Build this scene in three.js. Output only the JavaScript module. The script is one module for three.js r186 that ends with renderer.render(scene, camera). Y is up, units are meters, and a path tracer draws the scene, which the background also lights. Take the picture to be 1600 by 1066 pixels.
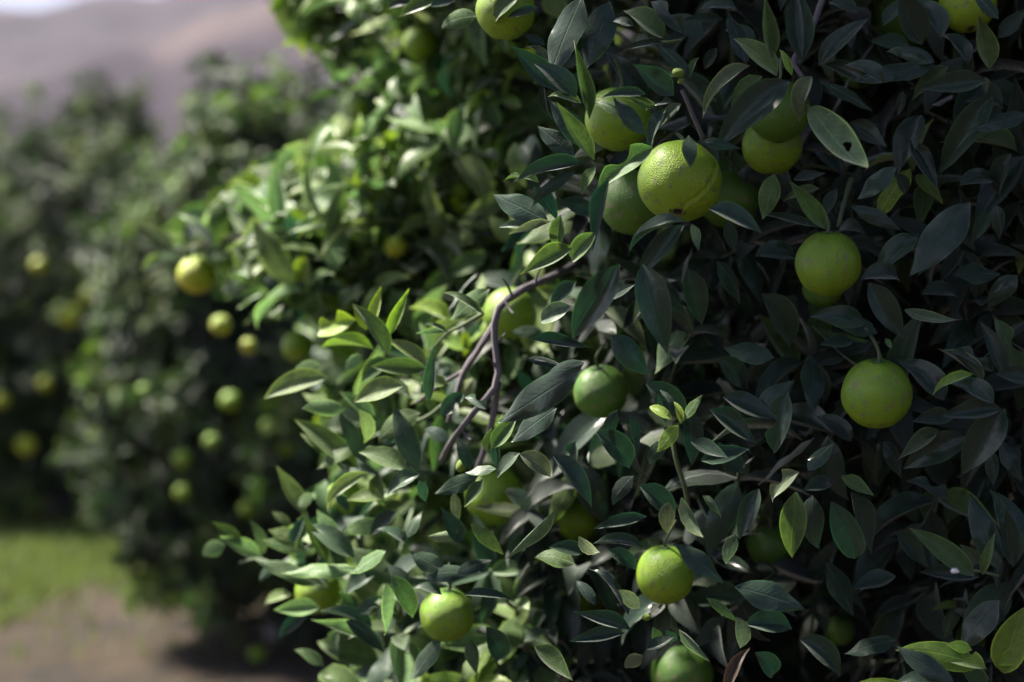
import * as THREE from 'three';
import { ImprovedNoise } from 'three/addons/math/ImprovedNoise.js';
import { mergeGeometries } from 'three/addons/utils/BufferGeometryUtils.js';

// ---------------------------------------------------------------- camera, sky, sun, exposure
const scene = new THREE.Scene();
const EYE = 1.15, FOCAL = 2222;                      // focal length in pixels of the 1600 px wide photograph
const camera = new THREE.PerspectiveCamera(2 * Math.atan(533 / FOCAL) * 180 / Math.PI, 1024 / 682, 0.05, 9000);
camera.position.set(0, EYE, 0);
camera.lookAt(0, EYE, -10);
camera.focus = 1.335;
camera.userData.fStop = 2.35;

const renderer = new THREE.WebGLRenderer({ antialias: true });
renderer.setSize(1024, 682);
renderer.toneMapping = THREE.LinearToneMapping;
renderer.toneMappingExposure = 3.9;
renderer.shadowMap.enabled = true;

const sunDir = new THREE.Vector3(-0.52, 0.82, -0.20).normalize();
{
  const W = 512, H = 256, px = new Float32Array(W * H * 4), noise = new ImprovedNoise(), v = new THREE.Vector3();
  for (let j = 0; j < H; j++) for (let i = 0; i < W; i++) {
    const el = ((j + 0.5) / H - 0.5) * Math.PI, az = ((i + 0.5) / W - 0.5) * 2 * Math.PI;
    v.set(Math.cos(el) * Math.cos(az), Math.sin(el), Math.cos(el) * Math.sin(az));
    const up = Math.max(0, v.y), k = Math.pow(1 - up, 2.6);
    const d = Math.max(0, v.dot(sunDir)), glow = 0.07 * d * d + 0.5 * Math.pow(d, 12);
    let n = 0, f = 2.2, a = 0.5;
    for (let o = 0; o < 4; o++) { n += a * noise.noise(v.x * f + 7.1, v.y * f * 1.7 + 3.3, v.z * f + 1.9); f *= 2.1; a *= 0.5; }
    const cloud = Math.min(1, Math.max(0, n * 2.4 - 0.1)) * 0.5;
    const hz = 0.72 * Math.exp(-up / 0.34) * Math.pow(0.5 + 0.5 * (v.x * sunDir.x + v.z * sunDir.z) / Math.hypot(sunDir.x, sunDir.z), 2);
    const c = [0.013 + 0.044 * k + hz, 0.032 + 0.050 * k + hz * 1.02, 0.094 + 0.040 * k + hz * 1.1];
    for (let q = 0; q < 3; q++) {
      let s = c[q] * (1 - cloud) + [0.34, 0.41, 0.50][q] * cloud;
      s += glow * [0.86, 0.88, 0.92][q];
      px[(j * W + i) * 4 + q] = s * 0.74;
    }
    px[(j * W + i) * 4 + 3] = 1;
  }
  const sky = new THREE.DataTexture(px, W, H, THREE.RGBAFormat, THREE.FloatType);
  sky.mapping = THREE.EquirectangularReflectionMapping; sky.magFilter = THREE.LinearFilter; sky.minFilter = THREE.LinearFilter;
  sky.colorSpace = THREE.LinearSRGBColorSpace; sky.needsUpdate = true;
  scene.background = sky; scene.environment = sky;
}
const sun = new THREE.DirectionalLight(new THREE.Color().setRGB(1.0, 0.93, 0.80), 5);
sun.position.copy(sunDir).multiplyScalar(30).add(new THREE.Vector3(0, 0, -4));
sun.target.position.set(0, 0, -4); scene.add(sun, sun.target);
sun.castShadow = true; sun.shadow.radius = 18; sun.shadow.mapSize.set(4096, 4096);
Object.assign(sun.shadow.camera, { left: -14, right: 14, top: 14, bottom: -14, near: 1, far: 80 });
scene.fog = new THREE.FogExp2(new THREE.Color().setRGB(0.80, 0.68, 1.0), 0.000045);

// ---------------------------------------------------------------- helpers
const V = (x, y, z) => new THREE.Vector3(x, y, z);
function rng(seed) { let s = seed >>> 0; return () => { s = (s + 0x6D2B79F5) >>> 0; let t = s; t = Math.imul(t ^ (t >>> 15), t | 1); t ^= t + Math.imul(t ^ (t >>> 7), t | 61); return ((t ^ (t >>> 14)) >>> 0) / 4294967296; }; }
const noise = new ImprovedNoise();
function fbm(x, y, z, oct = 4) { let s = 0, a = 0.5; for (let i = 0; i < oct; i++) { s += a * noise.noise(x, y, z); x *= 2.03; y *= 2.03; z *= 2.03; a *= 0.5; } return s; }
const lerp = (a, b, t) => a + (b - a) * t;
const smooth = (a, b, x) => { const t = Math.min(1, Math.max(0, (x - a) / (b - a))); return t * t * (3 - 2 * t); };
const at = (x, y, d) => V((x - 800) / FOCAL * d, EYE - (y - 533) / FOCAL * d, -d);      // a place seen at (x, y), d metres away
const toPx = (p) => [800 + p.x / -p.z * FOCAL, 533 - (p.y - EYE) / -p.z * FOCAL];
function table(t, x) { for (let i = 1; i < t.length; i++) if (x <= t[i][0]) { const [a, b] = [t[i - 1], t[i]]; return lerp(a[1], b[1], Math.min(1, Math.max(0, (x - a[0]) / (b[0] - a[0])))); } return t[t.length - 1][1]; }
const used = {};
function numbered(name) { const n = used[name] = (used[name] ?? -1) + 1; return n ? name + '_' + String(n).padStart(3, '0') : name; }
function mesh(name, geo, mat, parent) { const m = new THREE.Mesh(geo, mat); m.name = name; m.castShadow = m.receiveShadow = true; (parent ?? scene).add(m); return m; }
function thing(name, label, category, pos, group) {
  const o = new THREE.Group(); o.name = numbered(name); o.userData = { label, category }; if (group) o.userData.group = group;
  o.position.copy(pos); scene.add(o); return o;
}
function tube(points, r0, r1, sides = 7, seg = 0) {       // tapered limb along a curve
  const curve = new THREE.CatmullRomCurve3(points), n = seg || Math.max(4, points.length * 4), g = new THREE.TubeGeometry(curve, n, 1, sides, false), p = g.attributes.position, c = V();
  for (let i = 0; i <= n; i++) {
    curve.getPointAt(i / n, c); const r = lerp(r0, r1, i / n);
    for (let j = 0; j <= sides; j++) { const k = i * (sides + 1) + j, w = r * (1 + 0.12 * noise.noise(c.x * 25 + 4, c.y * 25, c.z * 25) + 0.2 * noise.noise(c.x * 60 + j, c.y * 60, c.z * 60)); p.setXYZ(k, c.x + (p.getX(k) - c.x) * w, c.y + (p.getY(k) - c.y) * w, c.z + (p.getZ(k) - c.z) * w); }
  }
  g.computeVertexNormals(); return g;
}
function texture(w, h, f, srgb = false) {                 // f(u, v) -> [r, g, b] in 0..1
  const d = new Uint8Array(w * h * 4);
  for (let j = 0; j < h; j++) for (let i = 0; i < w; i++) { const c = f((i + 0.5) / w, (j + 0.5) / h), k = (j * w + i) * 4; for (let q = 0; q < 3; q++) d[k + q] = Math.max(0, Math.min(255, Math.round(c[q] * 255))); d[k + 3] = 255; }
  const t = new THREE.DataTexture(d, w, h); t.wrapS = t.wrapT = THREE.RepeatWrapping; t.magFilter = THREE.LinearFilter; t.minFilter = THREE.LinearMipmapLinearFilter; t.generateMipmaps = true;
  t.colorSpace = srgb ? THREE.SRGBColorSpace : THREE.NoColorSpace; t.needsUpdate = true; return t;
}

// ---------------------------------------------------------------- leaf textures and materials
function veins(u, v) {                                    // 0..1: how much a place on the blade is midrib or side vein
  const x = Math.abs(u - 0.5) * 2, mid = Math.exp(-Math.pow(x / 0.045, 2));
  const s = (v * 1.15 - x * 0.22) * 11, f = Math.abs(s - Math.round(s)), side = Math.exp(-Math.pow(f / 0.07, 2)) * (1 - x) * 0.55;
  return Math.min(1, mid + side * smooth(0.02, 0.1, x));
}
function leafMap(seed, spots) {
  return texture(128, 256, (u, v) => {
    const x = Math.abs(u - 0.5) * 2, n = fbm(u * 4 + seed, v * 9, seed * 1.7, 4), fine = noise.noise(u * 40, v * 90, seed);
    const mid = veins(u, v), b = (0.58 + 0.32 * n + 0.07 * fine) * 0.45 + 0.22 * mid; const m = smooth(0.88, 0.97, x) * smooth(0, 0.1, v);
    let c = [b, b, b]; c = [lerp(c[0], 0.85, m * 0.8), lerp(c[1], 0.80, m * 0.8), lerp(c[2], 0.55, m * 0.7)];
    const s = noise.noise(u * 17 + seed * 3, v * 38, 5.5); if (s > spots) { const k = Math.min(1, (s - spots) * 6); c = [lerp(c[0], 0.75, k), lerp(c[1], 0.5, k), lerp(c[2], 0.3, k)]; }
    const tip = smooth(0.86, 1, v) * 0.6; return [lerp(c[0], 0.8, tip), lerp(c[1], 0.6, tip), lerp(c[2], 0.6, tip)];
  });
}
const leafMaps = [leafMap(1.3, 0.55), leafMap(5.1, 0.44), leafMap(9.7, 0.6)];
const leafBump = texture(128, 256, (u, v) => { const n = 0.45 + 0.3 * fbm(u * 5, v * 10, 2.2, 3) + 0.06 * noise.noise(u * 60, v * 120, 1) - 0.4 * veins(u, v); return [n, n, n]; });
const leafCoat = texture(128, 256, (u, v) => { const n = 0.72 + 0.5 * fbm(u * 6 + 4, v * 13, 7.7, 4) + 0.12 * noise.noise(u * 70, v * 140, 3) - 0.45 * veins(u, v), r = 0.75 - 0.4 * fbm(u * 5, v * 9, 12.2, 4); return [n, r, n]; });
function leafMaterial(name, color, trans, coat, coatRough, map, bump = 0.0012) {
  const m = new THREE.MeshPhysicalMaterial({ roughness: 1, side: THREE.DoubleSide, map, bumpMap: leafBump, bumpScale: bump });
  m.name = name; m.color.setRGB(...color.map((q) => q * 2.15)); m.transmission = trans; m.thickness = 0; m.clearcoat = coat; m.clearcoatRoughness = coatRough * 1.25; m.ior = 1.45; m.clearcoatMap = leafCoat; m.clearcoatRoughnessMap = leafCoat; return m;
}
const kinds = {
  d: [[0.011, 0.052, 0.024], 0.26, 1.0, 0.24], m: [[0.028, 0.090, 0.036], 0.32, 0.65, 0.36], l: [[0.19, 0.32, 0.09], 0.44, 0.5, 0.5], g: [[0.080, 0.17, 0.032], 0.40, 0.45, 0.5], y: [[0.27, 0.46, 0.03], 0.5, 0.5, 0.42],  // l: leaves of sunny parts, sunlight put into a paler colour
  s: [[0.11, 0.175, 0.085], 0.30, 0.7, 0.46], u: [[0.20, 0.285, 0.115], 0.36, 0.35, 0.5], r: [[0.10, 0.05, 0.03], 0.2, 0.2, 0.5],  // s: shiny leaves, sky sheen put into a paler base colour
};
const leafMats = {};
for (const [k, [c, t, co, cr]] of Object.entries(kinds)) {
  leafMats[k] = [];
  const r = rng(k.charCodeAt(0) * 77);
  for (let i = 0; i < 5; i++) { const b = 0.78 + 0.5 * r(), h = (r() - 0.5) * 0.3; leafMats[k].push(leafMaterial('leaf ' + k + i, [c[0] * b * (1 + h), c[1] * b, c[2] * b * (1 - h)], t, co, cr + (r() - 0.5) * 0.14, leafMaps[i % 3])); }
}
const stuffMat = leafMaterial('leaf mass', [1, 1, 1], 0.38, 0.4, 0.38, leafMaps[0], 0.001); stuffMat.vertexColors = true;
const bark = new THREE.MeshStandardMaterial({ roughness: 0.9 }); bark.name = 'bark'; bark.color.setRGB(0.20, 0.178, 0.20);
bark.bumpMap = texture(64, 256, (u, v) => { const n = 0.5 + 0.5 * fbm(u * 6, v * 30, 3, 4); return [n, n, n]; }); bark.bumpScale = 0.002;
bark.map = texture(64, 256, (u, v) => { const n = 0.75 + 0.5 * fbm(u * 5, v * 14, 8, 4); return [n, n, n]; });
const twigMat = new THREE.MeshStandardMaterial({ roughness: 0.75 }); twigMat.name = 'green twig'; twigMat.color.setRGB(0.075, 0.105, 0.05);

// ---------------------------------------------------------------- leaf shapes: along +y, upper face +z, 1 long and 0.42 wide
function leafShape(o, seg, cross) {
  const pos = [], uv = [], idx = [], nx = cross * 2 + 1;
  for (let i = 0; i <= seg; i++) {
    const t = i / seg, a = o.full ?? 0.62, b = o.tip ?? 0.88, peak = Math.pow(a / (a + b), a) * Math.pow(b / (a + b), b);
    let h = 0.21 * Math.pow(Math.max(0, t - 0.035) / 0.965, a) * Math.pow(1 - t, b) / peak + 0.008 * (1 - t);
    for (let j = 0; j < nx; j++) {
      const s = (j - cross) / cross;
      let hh = h; if (o.bite && s > 0) { const q = (t - o.bite) / 0.15; if (Math.abs(q) < 1) hh *= 1 - 0.75 * Math.sqrt(1 - q * q); }
      let x = s * hh, y = t, z = Math.abs(s) * hh * o.fold + o.cup * s * s * hh + o.wave * Math.sin(t * o.freq + (s > 0 ? 0 : 1.1)) * s * s * 0.21;
      const th = o.curl * Math.pow(t, 1.3); // droop
      const yy = Math.abs(o.curl) > 1e-3 ? Math.sin(o.curl * t) / o.curl : t, zz = Math.abs(o.curl) > 1e-3 ? -(1 - Math.cos(o.curl * t)) / o.curl : 0;
      const tw = o.twist * t, cx = x * Math.cos(tw) - z * Math.sin(tw), cz = x * Math.sin(tw) + z * Math.cos(tw);
      pos.push(cx + (o.sway ?? 0) * t * t * (1 - t) * 2, yy + cz * Math.sin(o.curl * t), zz + cz * Math.cos(o.curl * t)); uv.push((s + 1) / 2, t);
    }
  }
  for (let i = 0; i < seg; i++) for (let j = 0; j < nx - 1; j++) {
    const k = i * nx + j;
    if (o.hole) { const s = (j + 0.5 - cross) / cross, t = (i + 0.5) / seg, dx = (s - 0.32) * 0.2, dy = (t - 0.61) * 1, rr = 0.046 + 0.012 * Math.sin(Math.atan2(dy, dx) * 3 + 1); if (dx * dx + dy * dy * 0.8 < rr * rr) continue; }
    idx.push(k, k + 1, k + nx, k + 1, k + nx + 1, k + nx);
  }
  const g = new THREE.BufferGeometry(); g.setAttribute('position', new THREE.Float32BufferAttribute(pos, 3)); g.setAttribute('uv', new THREE.Float32BufferAttribute(uv, 2)); g.setIndex(idx); g.computeVertexNormals(); return g;
}
const forms = [
  { curl: 0.61, fold: 0.35, cup: 0.15, wave: 0.04, freq: 9, twist: 0.15, sway: 0.05, full: 0.7, tip: 1.24 }, { curl: 1.22, fold: 0.3, cup: 0.3, wave: 0.07, freq: 11, twist: -0.3, sway: -0.07, full: 0.75, tip: 1.29 },
  { curl: -0.47, fold: 0.75, cup: 0.0, wave: 0.05, freq: 8, twist: 0.3, sway: 0.09, full: 0.7, tip: 1.19 }, { curl: 0.41, fold: 0.2, cup: -0.3, wave: 0.12, freq: 13, twist: -0.15, sway: -0.03, full: 0.8, tip: 1.14 },
  { curl: 1.15, fold: 0.15, cup: -0.35, wave: 0.06, freq: 10, twist: 0.45, sway: 0.05, full: 0.65, tip: 1.24 }, { curl: 0.81, fold: 0.9, cup: 0.1, wave: 0.06, freq: 12, twist: -0.45, sway: -0.1, full: 0.7, tip: 1.29 },
  { curl: -0.20, fold: 0.45, cup: 0.45, wave: 0.09, freq: 7, twist: 0.1, sway: 0.03, full: 0.8, tip: 1.39 },
];
const heroShapes = forms.map((f) => leafShape(f, 11, 2));
const stuffShapes = forms.slice(0, 5).map((f) => leafShape(f, 5, 1));
const coarseShape = leafShape(forms[0], 3, 1);
const holeShape = leafShape({ curl: 0.9, fold: -0.15, cup: -0.45, wave: 0.1, freq: 9, twist: 0.25, sway: -0.1, hole: true, full: 0.6, tip: 0.75 }, 60, 14);
const biteShape = leafShape({ ...forms[1], bite: 0.42 }, 16, 3);

const basis = new THREE.Matrix4();
function leafMatrix(l, out = new THREE.Matrix4()) {
  const y = l.dir, x = V().crossVectors(y, l.nrm).normalize(), z = V().crossVectors(x, y);
  return out.makeBasis(x.multiplyScalar(l.w / 0.42), y.clone().multiplyScalar(l.len), z.multiplyScalar(l.len)).setPosition(l.p);
}
function spray(out, p, dir, n, size, r, color, twigs) {     // a twig end with leaves round it
  const tl = size * (0.9 + r() * 0.9), start = p.clone().addScaledVector(dir, -tl * 0.75), end = p.clone().addScaledVector(dir, tl * 0.25);
  const a0 = r() * 6.28, sx = V().crossVectors(dir, Math.abs(dir.y) > 0.9 ? V(1, 0, 0) : V(0, 1, 0)).normalize(), sy = V().crossVectors(dir, sx);
  for (let i = 0; i < n; i++) {
    const t = 0.25 + 0.75 * i / n, az = a0 + i * 2.4 + r() * 0.5, open = lerp(1.35, 0.55, i / n) + (r() - 0.5) * 0.4;
    const ld = dir.clone().multiplyScalar(Math.cos(open)).addScaledVector(sx, Math.sin(open) * Math.cos(az)).addScaledVector(sy, Math.sin(open) * Math.sin(az));
    ld.y -= 0.5 * r(); ld.normalize();
    const nr = dir.clone().multiplyScalar(0.55).add(V((r() - 0.5) * 0.7, 0.65 + (r() - 0.5) * 0.5, (r() - 0.5) * 0.7)); nr.addScaledVector(ld, -nr.dot(ld)).normalize();
    const len = size * (0.65 + 0.6 * r()) * (i > n - 3 ? 0.75 : 1);
    out.push({ p: start.clone().lerp(end, t), dir: ld, nrm: nr, len, w: len * (0.31 + 0.13 * r()), form: Math.floor(r() * 7), ...color(r) });
  }
  if (twigs) twigs.push([start, end]);
}
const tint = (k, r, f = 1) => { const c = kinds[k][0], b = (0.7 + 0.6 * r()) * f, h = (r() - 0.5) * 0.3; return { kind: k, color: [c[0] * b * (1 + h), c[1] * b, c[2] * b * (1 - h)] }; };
function massGeometry(leaves, coarse) {                     // many leaves as one geometry with a colour for each leaf
  let nv = 0, ni = 0; const pick = leaves.map((l) => coarse || l.far ? coarseShape : stuffShapes[l.form % 5]);
  for (const g of pick) { nv += g.attributes.position.count; ni += g.index.count; }
  const P = new Float32Array(nv * 3), N = new Float32Array(nv * 3), C = new Float32Array(nv * 3), U = new Float32Array(nv * 2), I = new Uint32Array(ni), m = new THREE.Matrix4(), nm = new THREE.Matrix3(), v = V(); let a = 0, b = 0;
  leaves.forEach((l, q) => {
    const g = pick[q], gp = g.attributes.position, gn = g.attributes.normal, gu = g.attributes.uv; leafMatrix(l, m); nm.getNormalMatrix(m);
    for (let i = 0; i < g.index.count; i++) I[b++] = g.index.array[i] + a;
    for (let i = 0; i < gp.count; i++, a++) { v.fromBufferAttribute(gp, i).applyMatrix4(m); P.set([v.x, v.y, v.z], a * 3); v.fromBufferAttribute(gn, i).applyMatrix3(nm).normalize(); N.set([v.x, v.y, v.z], a * 3); C.set(l.color, a * 3); U.set([gu.getX(i), gu.getY(i)], a * 2); }
  });
  const g = new THREE.BufferGeometry(); g.setAttribute('position', new THREE.BufferAttribute(P, 3)); g.setAttribute('normal', new THREE.BufferAttribute(N, 3)); g.setAttribute('uv', new THREE.BufferAttribute(U, 2)); g.setAttribute('color', new THREE.BufferAttribute(C, 3)); g.setIndex(new THREE.BufferAttribute(I, 1)); return g;
}

// ---------------------------------------------------------------- the setting: ground, grass, hills
{
  const N = 150, size = 2600, g = new THREE.PlaneGeometry(1, 1, N, N), p = g.attributes.position, uv = g.attributes.uv;
  for (let i = 0; i < p.count; i++) {
    const e = (t) => Math.sign(t) * Math.pow(Math.abs(t) * 2, 3.6) * size, x = e(p.getX(i)), z = -8 - e(p.getY(i));
    const near = 1 - smooth(20, 60, Math.hypot(x, z)); const h = near * (0.07 * fbm(x * 0.5, 1, z * 0.5, 4) + 0.03 * fbm(x * 3, 5, z * 3, 2)) - 0.02;
    p.setXYZ(i, x, h, z); uv.setXY(i, x / 1.7, z / 1.7);
  }
  g.computeVertexNormals();
  const m = new THREE.MeshStandardMaterial({ roughness: 1 }); m.name = 'dry soil with litter';
  m.map = texture(512, 512, (u, v) => {
    const w = (s, q) => { const a = u * 6.2832, b = v * 6.2832; return fbm(Math.cos(a) * s + q, Math.sin(a) * s + Math.cos(b) * s, Math.sin(b) * s + q, 5); };
    const n = w(1.2, 2), f = w(5, 9), s = w(9, 4) > 0.2 ? 0.25 : 0; const b = 0.75 + 1.3 * n + 0.7 * f;
    return [0.026 * b + s * 0.032, 0.0155 * b + s * 0.020, 0.0066 * b + s * 0.009];
  });
  m.bumpMap = texture(256, 256, (u, v) => { const a = u * 6.2832, b = v * 6.2832, n = 0.5 + 0.6 * fbm(Math.cos(a) * 6, Math.sin(a) * 6 + Math.cos(b) * 6, Math.sin(b) * 6, 4); return [n, n, n]; }); m.bumpScale = 0.03;
  const o = mesh('ground', g, m); o.userData.kind = 'structure';
}
{
  const blade = new THREE.BufferGeometry(); blade.setAttribute('position', new THREE.Float32BufferAttribute([-0.09, 0, 0, 0.09, 0, 0, -0.06, 0.5, 0.1, 0.06, 0.5, 0.1, 0, 1, 0.38], 3)); blade.setIndex([0, 1, 2, 1, 3, 2, 2, 3, 4]); blade.computeVertexNormals();
  const m = new THREE.MeshPhysicalMaterial({ roughness: 1, side: THREE.DoubleSide }); m.name = 'grass blades'; m.color.setRGB(1, 1, 1); m.transmission = 0.4; m.thickness = 0;
  const n = 90000, o = new THREE.InstancedMesh(blade, m, n), r = rng(41), d = new THREE.Object3D(), c = new THREE.Color(); let k = 0;
  for (let tries = 0; k < n && tries < n * 6; tries++) {
    const z = -5.2 - r() * 7, x = -6.0 + r() * 7.0, edge = -6.25 + 1.6 * fbm(x * 1.3, 2, z * 0.4, 4); const dens = smooth(edge + 0.5, edge - 0.35, z) * (0.42 + 1.5 * fbm(x * 1.1, 7, z * 1.1, 3));
    if (r() > Math.max(0.015, dens)) continue;
    const h = 0.05 + 0.09 * r() * (0.6 + fbm(x * 0.7, 3, z * 0.7, 2)); d.position.set(x, -0.02 + 0.07 * fbm(x * 0.5, 1, z * 0.5, 4), z); d.rotation.set((r() - 0.5) * 0.7, r() * 6.28, (r() - 0.5) * 0.7); d.scale.set(0.07, h, h); d.updateMatrix(); o.setMatrixAt(k, d.matrix);
    const b = 0.7 + 0.6 * r(), dry = r() < 0.12; c.setRGB((dry ? 0.17 : 0.115) * b, (dry ? 0.14 : 0.175) * b, (dry ? 0.06 : 0.022) * b); o.setColorAt(k, c); k++;
  }
  o.count = k; o.name = 'grass'; o.userData = { kind: 'stuff', label: 'short sunlit green grass below the farther orange trees' }; o.castShadow = o.receiveShadow = true; scene.add(o);
}
{
  const sky = [[-1700, -120], [-800, -40], [-300, 30], [-60, 4], [0, 16], [60, 24], [95, 18], [130, 10], [190, 7], [225, 12], [245, 13], [280, 0], [330, -18], [420, -45], [560, -60], [800, -30], [1200, -90], [1800, -20], [2600, 60]];
  const A = 320, R = 90, pos = [], col = [], idx = [];
  for (let i = 0; i <= A; i++) {
    const x = lerp(-1700, 2600, i / A), az = Math.atan((x - 800) / FOCAL), top = (534 - table(sky, x)) / FOCAL * Math.cos(az);
    for (let j = 0; j <= R; j++) {
      const t = j / R, d = lerp(900, 3000, t), wx = Math.sin(az) * d, wz = -Math.cos(az) * d;
      const ridge = 1 - Math.abs(fbm(wx * 0.0022, 4.2, wz * 0.0011, 4)) * 2.4, big = fbm(wx * 0.0012 + 3, 1, wz * 0.0012, 3);
      const rise = Math.pow(smooth(0.0, 0.8, t), 1.35), over = smooth(0.8, 1, t);
      const h = EYE + 2580 * top * (rise * (1 - 0.25 * over) + (0.13 * (ridge - 0.6) + 0.2 * big) * Math.sin(Math.PI * Math.min(1, t / 0.8)) * (t < 0.8 ? 1 : 0));
      pos.push(wx, h - 6, wz);
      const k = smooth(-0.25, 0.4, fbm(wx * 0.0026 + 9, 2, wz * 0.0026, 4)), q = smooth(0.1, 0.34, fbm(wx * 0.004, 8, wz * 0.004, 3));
      const lo = 1 - smooth(0.1, 0.75, t + 0.18 * big); col.push(lerp(0.003, 0.019, k) + q * 0.042 + lo * 0.018, lerp(0.0025, 0.013, k) + q * 0.029 + lo * 0.012, lerp(0.006, 0.018, k) + q * 0.022 + lo * 0.018);  // low slopes paler: valley haze put into the colour
    }
  }
  for (let i = 0; i < A; i++) for (let j = 0; j < R; j++) { const k = i * (R + 1) + j; idx.push(k, k + R + 1, k + 1, k + 1, k + R + 1, k + R + 2); }
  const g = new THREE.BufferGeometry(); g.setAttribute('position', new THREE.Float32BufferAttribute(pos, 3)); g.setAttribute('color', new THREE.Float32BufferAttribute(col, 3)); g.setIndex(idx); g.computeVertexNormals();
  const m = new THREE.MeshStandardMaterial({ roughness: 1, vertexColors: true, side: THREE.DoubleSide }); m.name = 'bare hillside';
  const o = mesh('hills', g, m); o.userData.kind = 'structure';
}

// ---------------------------------------------------------------- the farther orange trees
const farSpray = [];
for (let q = 0; q < 3; q++) { const l = []; const r = rng(500 + q); spray(l, V(0, 0, 0), V(0, 1, 0), 11, 1, r, (rr) => ({ color: [0.75 + 0.5 * rr(), 0.75 + 0.5 * rr(), 0.8 + 0.4 * rr()] })); farSpray.push(massGeometry(l, true)); }
const farMat = leafMaterial('leaf far', [0.62, 0.68, 0.64], 0.36, 0.3, 0.45, leafMaps[2], 0.001); farMat.vertexColors = true;
function farTree(label, c, rad, n, seed, young, clear) {
  const r = rng(seed), root = thing('orange_tree', label, 'tree', V(c.x, 0, c.z), 'orange trees of the orchard'), local = c.clone().setZ(0).setX(0);
  mesh('trunk', tube([V(0, -0.1, 0), V(0.03, 0.3, 0.02), V(-0.02, c.y * 0.6, 0)], 0.085, 0.06, 9), bark, root);
  for (let i = 0; i < 5; i++) { const a = i * 1.256 + r(), e = V(Math.cos(a) * rad.x * 0.7, c.y + (r() - 0.2) * rad.y * 0.8, Math.sin(a) * rad.z * 0.7); mesh('limb', tube([V(0, c.y * 0.5, 0), e.clone().multiplyScalar(0.5).add(V(0, c.y * 0.42, 0)), e], 0.05, 0.012, 6), bark, root); }
  const o = new THREE.InstancedMesh(farSpray[seed % 3], farMat, n), d = new THREE.Object3D(), up = V(0, 1, 0), col = new THREE.Color(); let k = 0;
  for (let tries = 0; k < n && tries < n * 9; tries++) {
    const u = V(r() * 2 - 1, r() * 2 - 1, r() * 2 - 1); if (u.length() > 1) continue; u.normalize();
    const lump = 1 + 0.42 * fbm(u.x * 2.2 + seed, u.y * 2.2, u.z * 2.2, 3), f = (r() < 0.75 ? 0.82 + 0.2 * r() : 0.35 + 0.5 * r()) * lump, shoot = r() < 0.1 ? 1.04 + 0.2 * r() : 1;
    const p = V(u.x * rad.x, u.y * rad.y, u.z * rad.z).multiplyScalar(f * shoot).add(local); if (p.y < 0.12) continue;
    if (clear && clear(p.clone().add(V(c.x, 0, c.z)))) continue;
    const dir = u.clone().add(V((r() - 0.5) * 1.3, 0.35 + (r() - 0.5) * 1.1, (r() - 0.5) * 1.3)).normalize();
    d.position.copy(p); d.quaternion.setFromUnitVectors(up, dir); d.rotateY(r() * 6.28); d.scale.setScalar(0.07 + 0.035 * r()); d.updateMatrix(); o.setMatrixAt(k, d.matrix);
    const y = r() < young, b = 0.75 + 0.6 * r(), cc = y ? [0.20, 0.34, 0.04] : r() < 0.4 ? [0.075, 0.14, 0.035] : [0.036, 0.07, 0.03]; o.setColorAt(k, col.setRGB(cc[0] * b, cc[1] * b, cc[2] * b)); k++;
  }
  o.count = k; o.name = 'foliage'; o.userData.kind = 'stuff'; o.castShadow = o.receiveShadow = true; root.add(o); return root;
}
const C = (x, y, d, dy = 0) => at(x, y, d);
const farTrees = [
  ['blurred orange tree at the left edge above the strip of grass', at(90, 545, 9.5), V(1.62, 1.42, 1.2), 3600, 61, 0.16],
  ['dark orange tree with low skirt of leaves between grass and nearest tree', at(440, 600, 5.6), V(0.70, 1.12, 0.8), 2400, 62, 0.14],
  ['slender upright top of a pale tree standing behind the left edge tree', at(165, 350, 9.8), V(0.45, 0.95, 0.42), 700, 63, 0.3],
  ['hazy pale green tree rising behind the reaching leafy bough', at(345, 480, 8.8), V(0.85, 0.92, 0.8), 1800, 64, 0.24],
  ['distant orange tree cut by the left edge of the photo', at(-130, 520, 12.5), V(1.3, 1.25, 1.2), 1700, 65, 0.16],
  ['distant orange tree seen in the gap between the two blurred left trees', at(250, 520, 12.5), V(1.5, 1.3, 1.4), 1700, 66, 0.18],
];
for (const [label, c, rad, n, seed, young] of farTrees) farTree(label, c, rad, n, seed, young);
function onTree(x, y, i) {                                  // distance to the crown's face along the sight through (x, y)
  const [, c, rad] = farTrees[i], o = V(0, EYE, 0), d = at(x, y, 1).sub(o), q = V((o.x - c.x) / rad.x, (o.y - c.y) / rad.y, (o.z - c.z) / rad.z), e = V(d.x / rad.x, d.y / rad.y, d.z / rad.z);
  const a = e.dot(e), b = q.dot(e), k = b * b - a * (q.dot(q) - 1); return k < 0 ? -c.z : (-b - Math.sqrt(k)) / a - 0.06;
}

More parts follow.
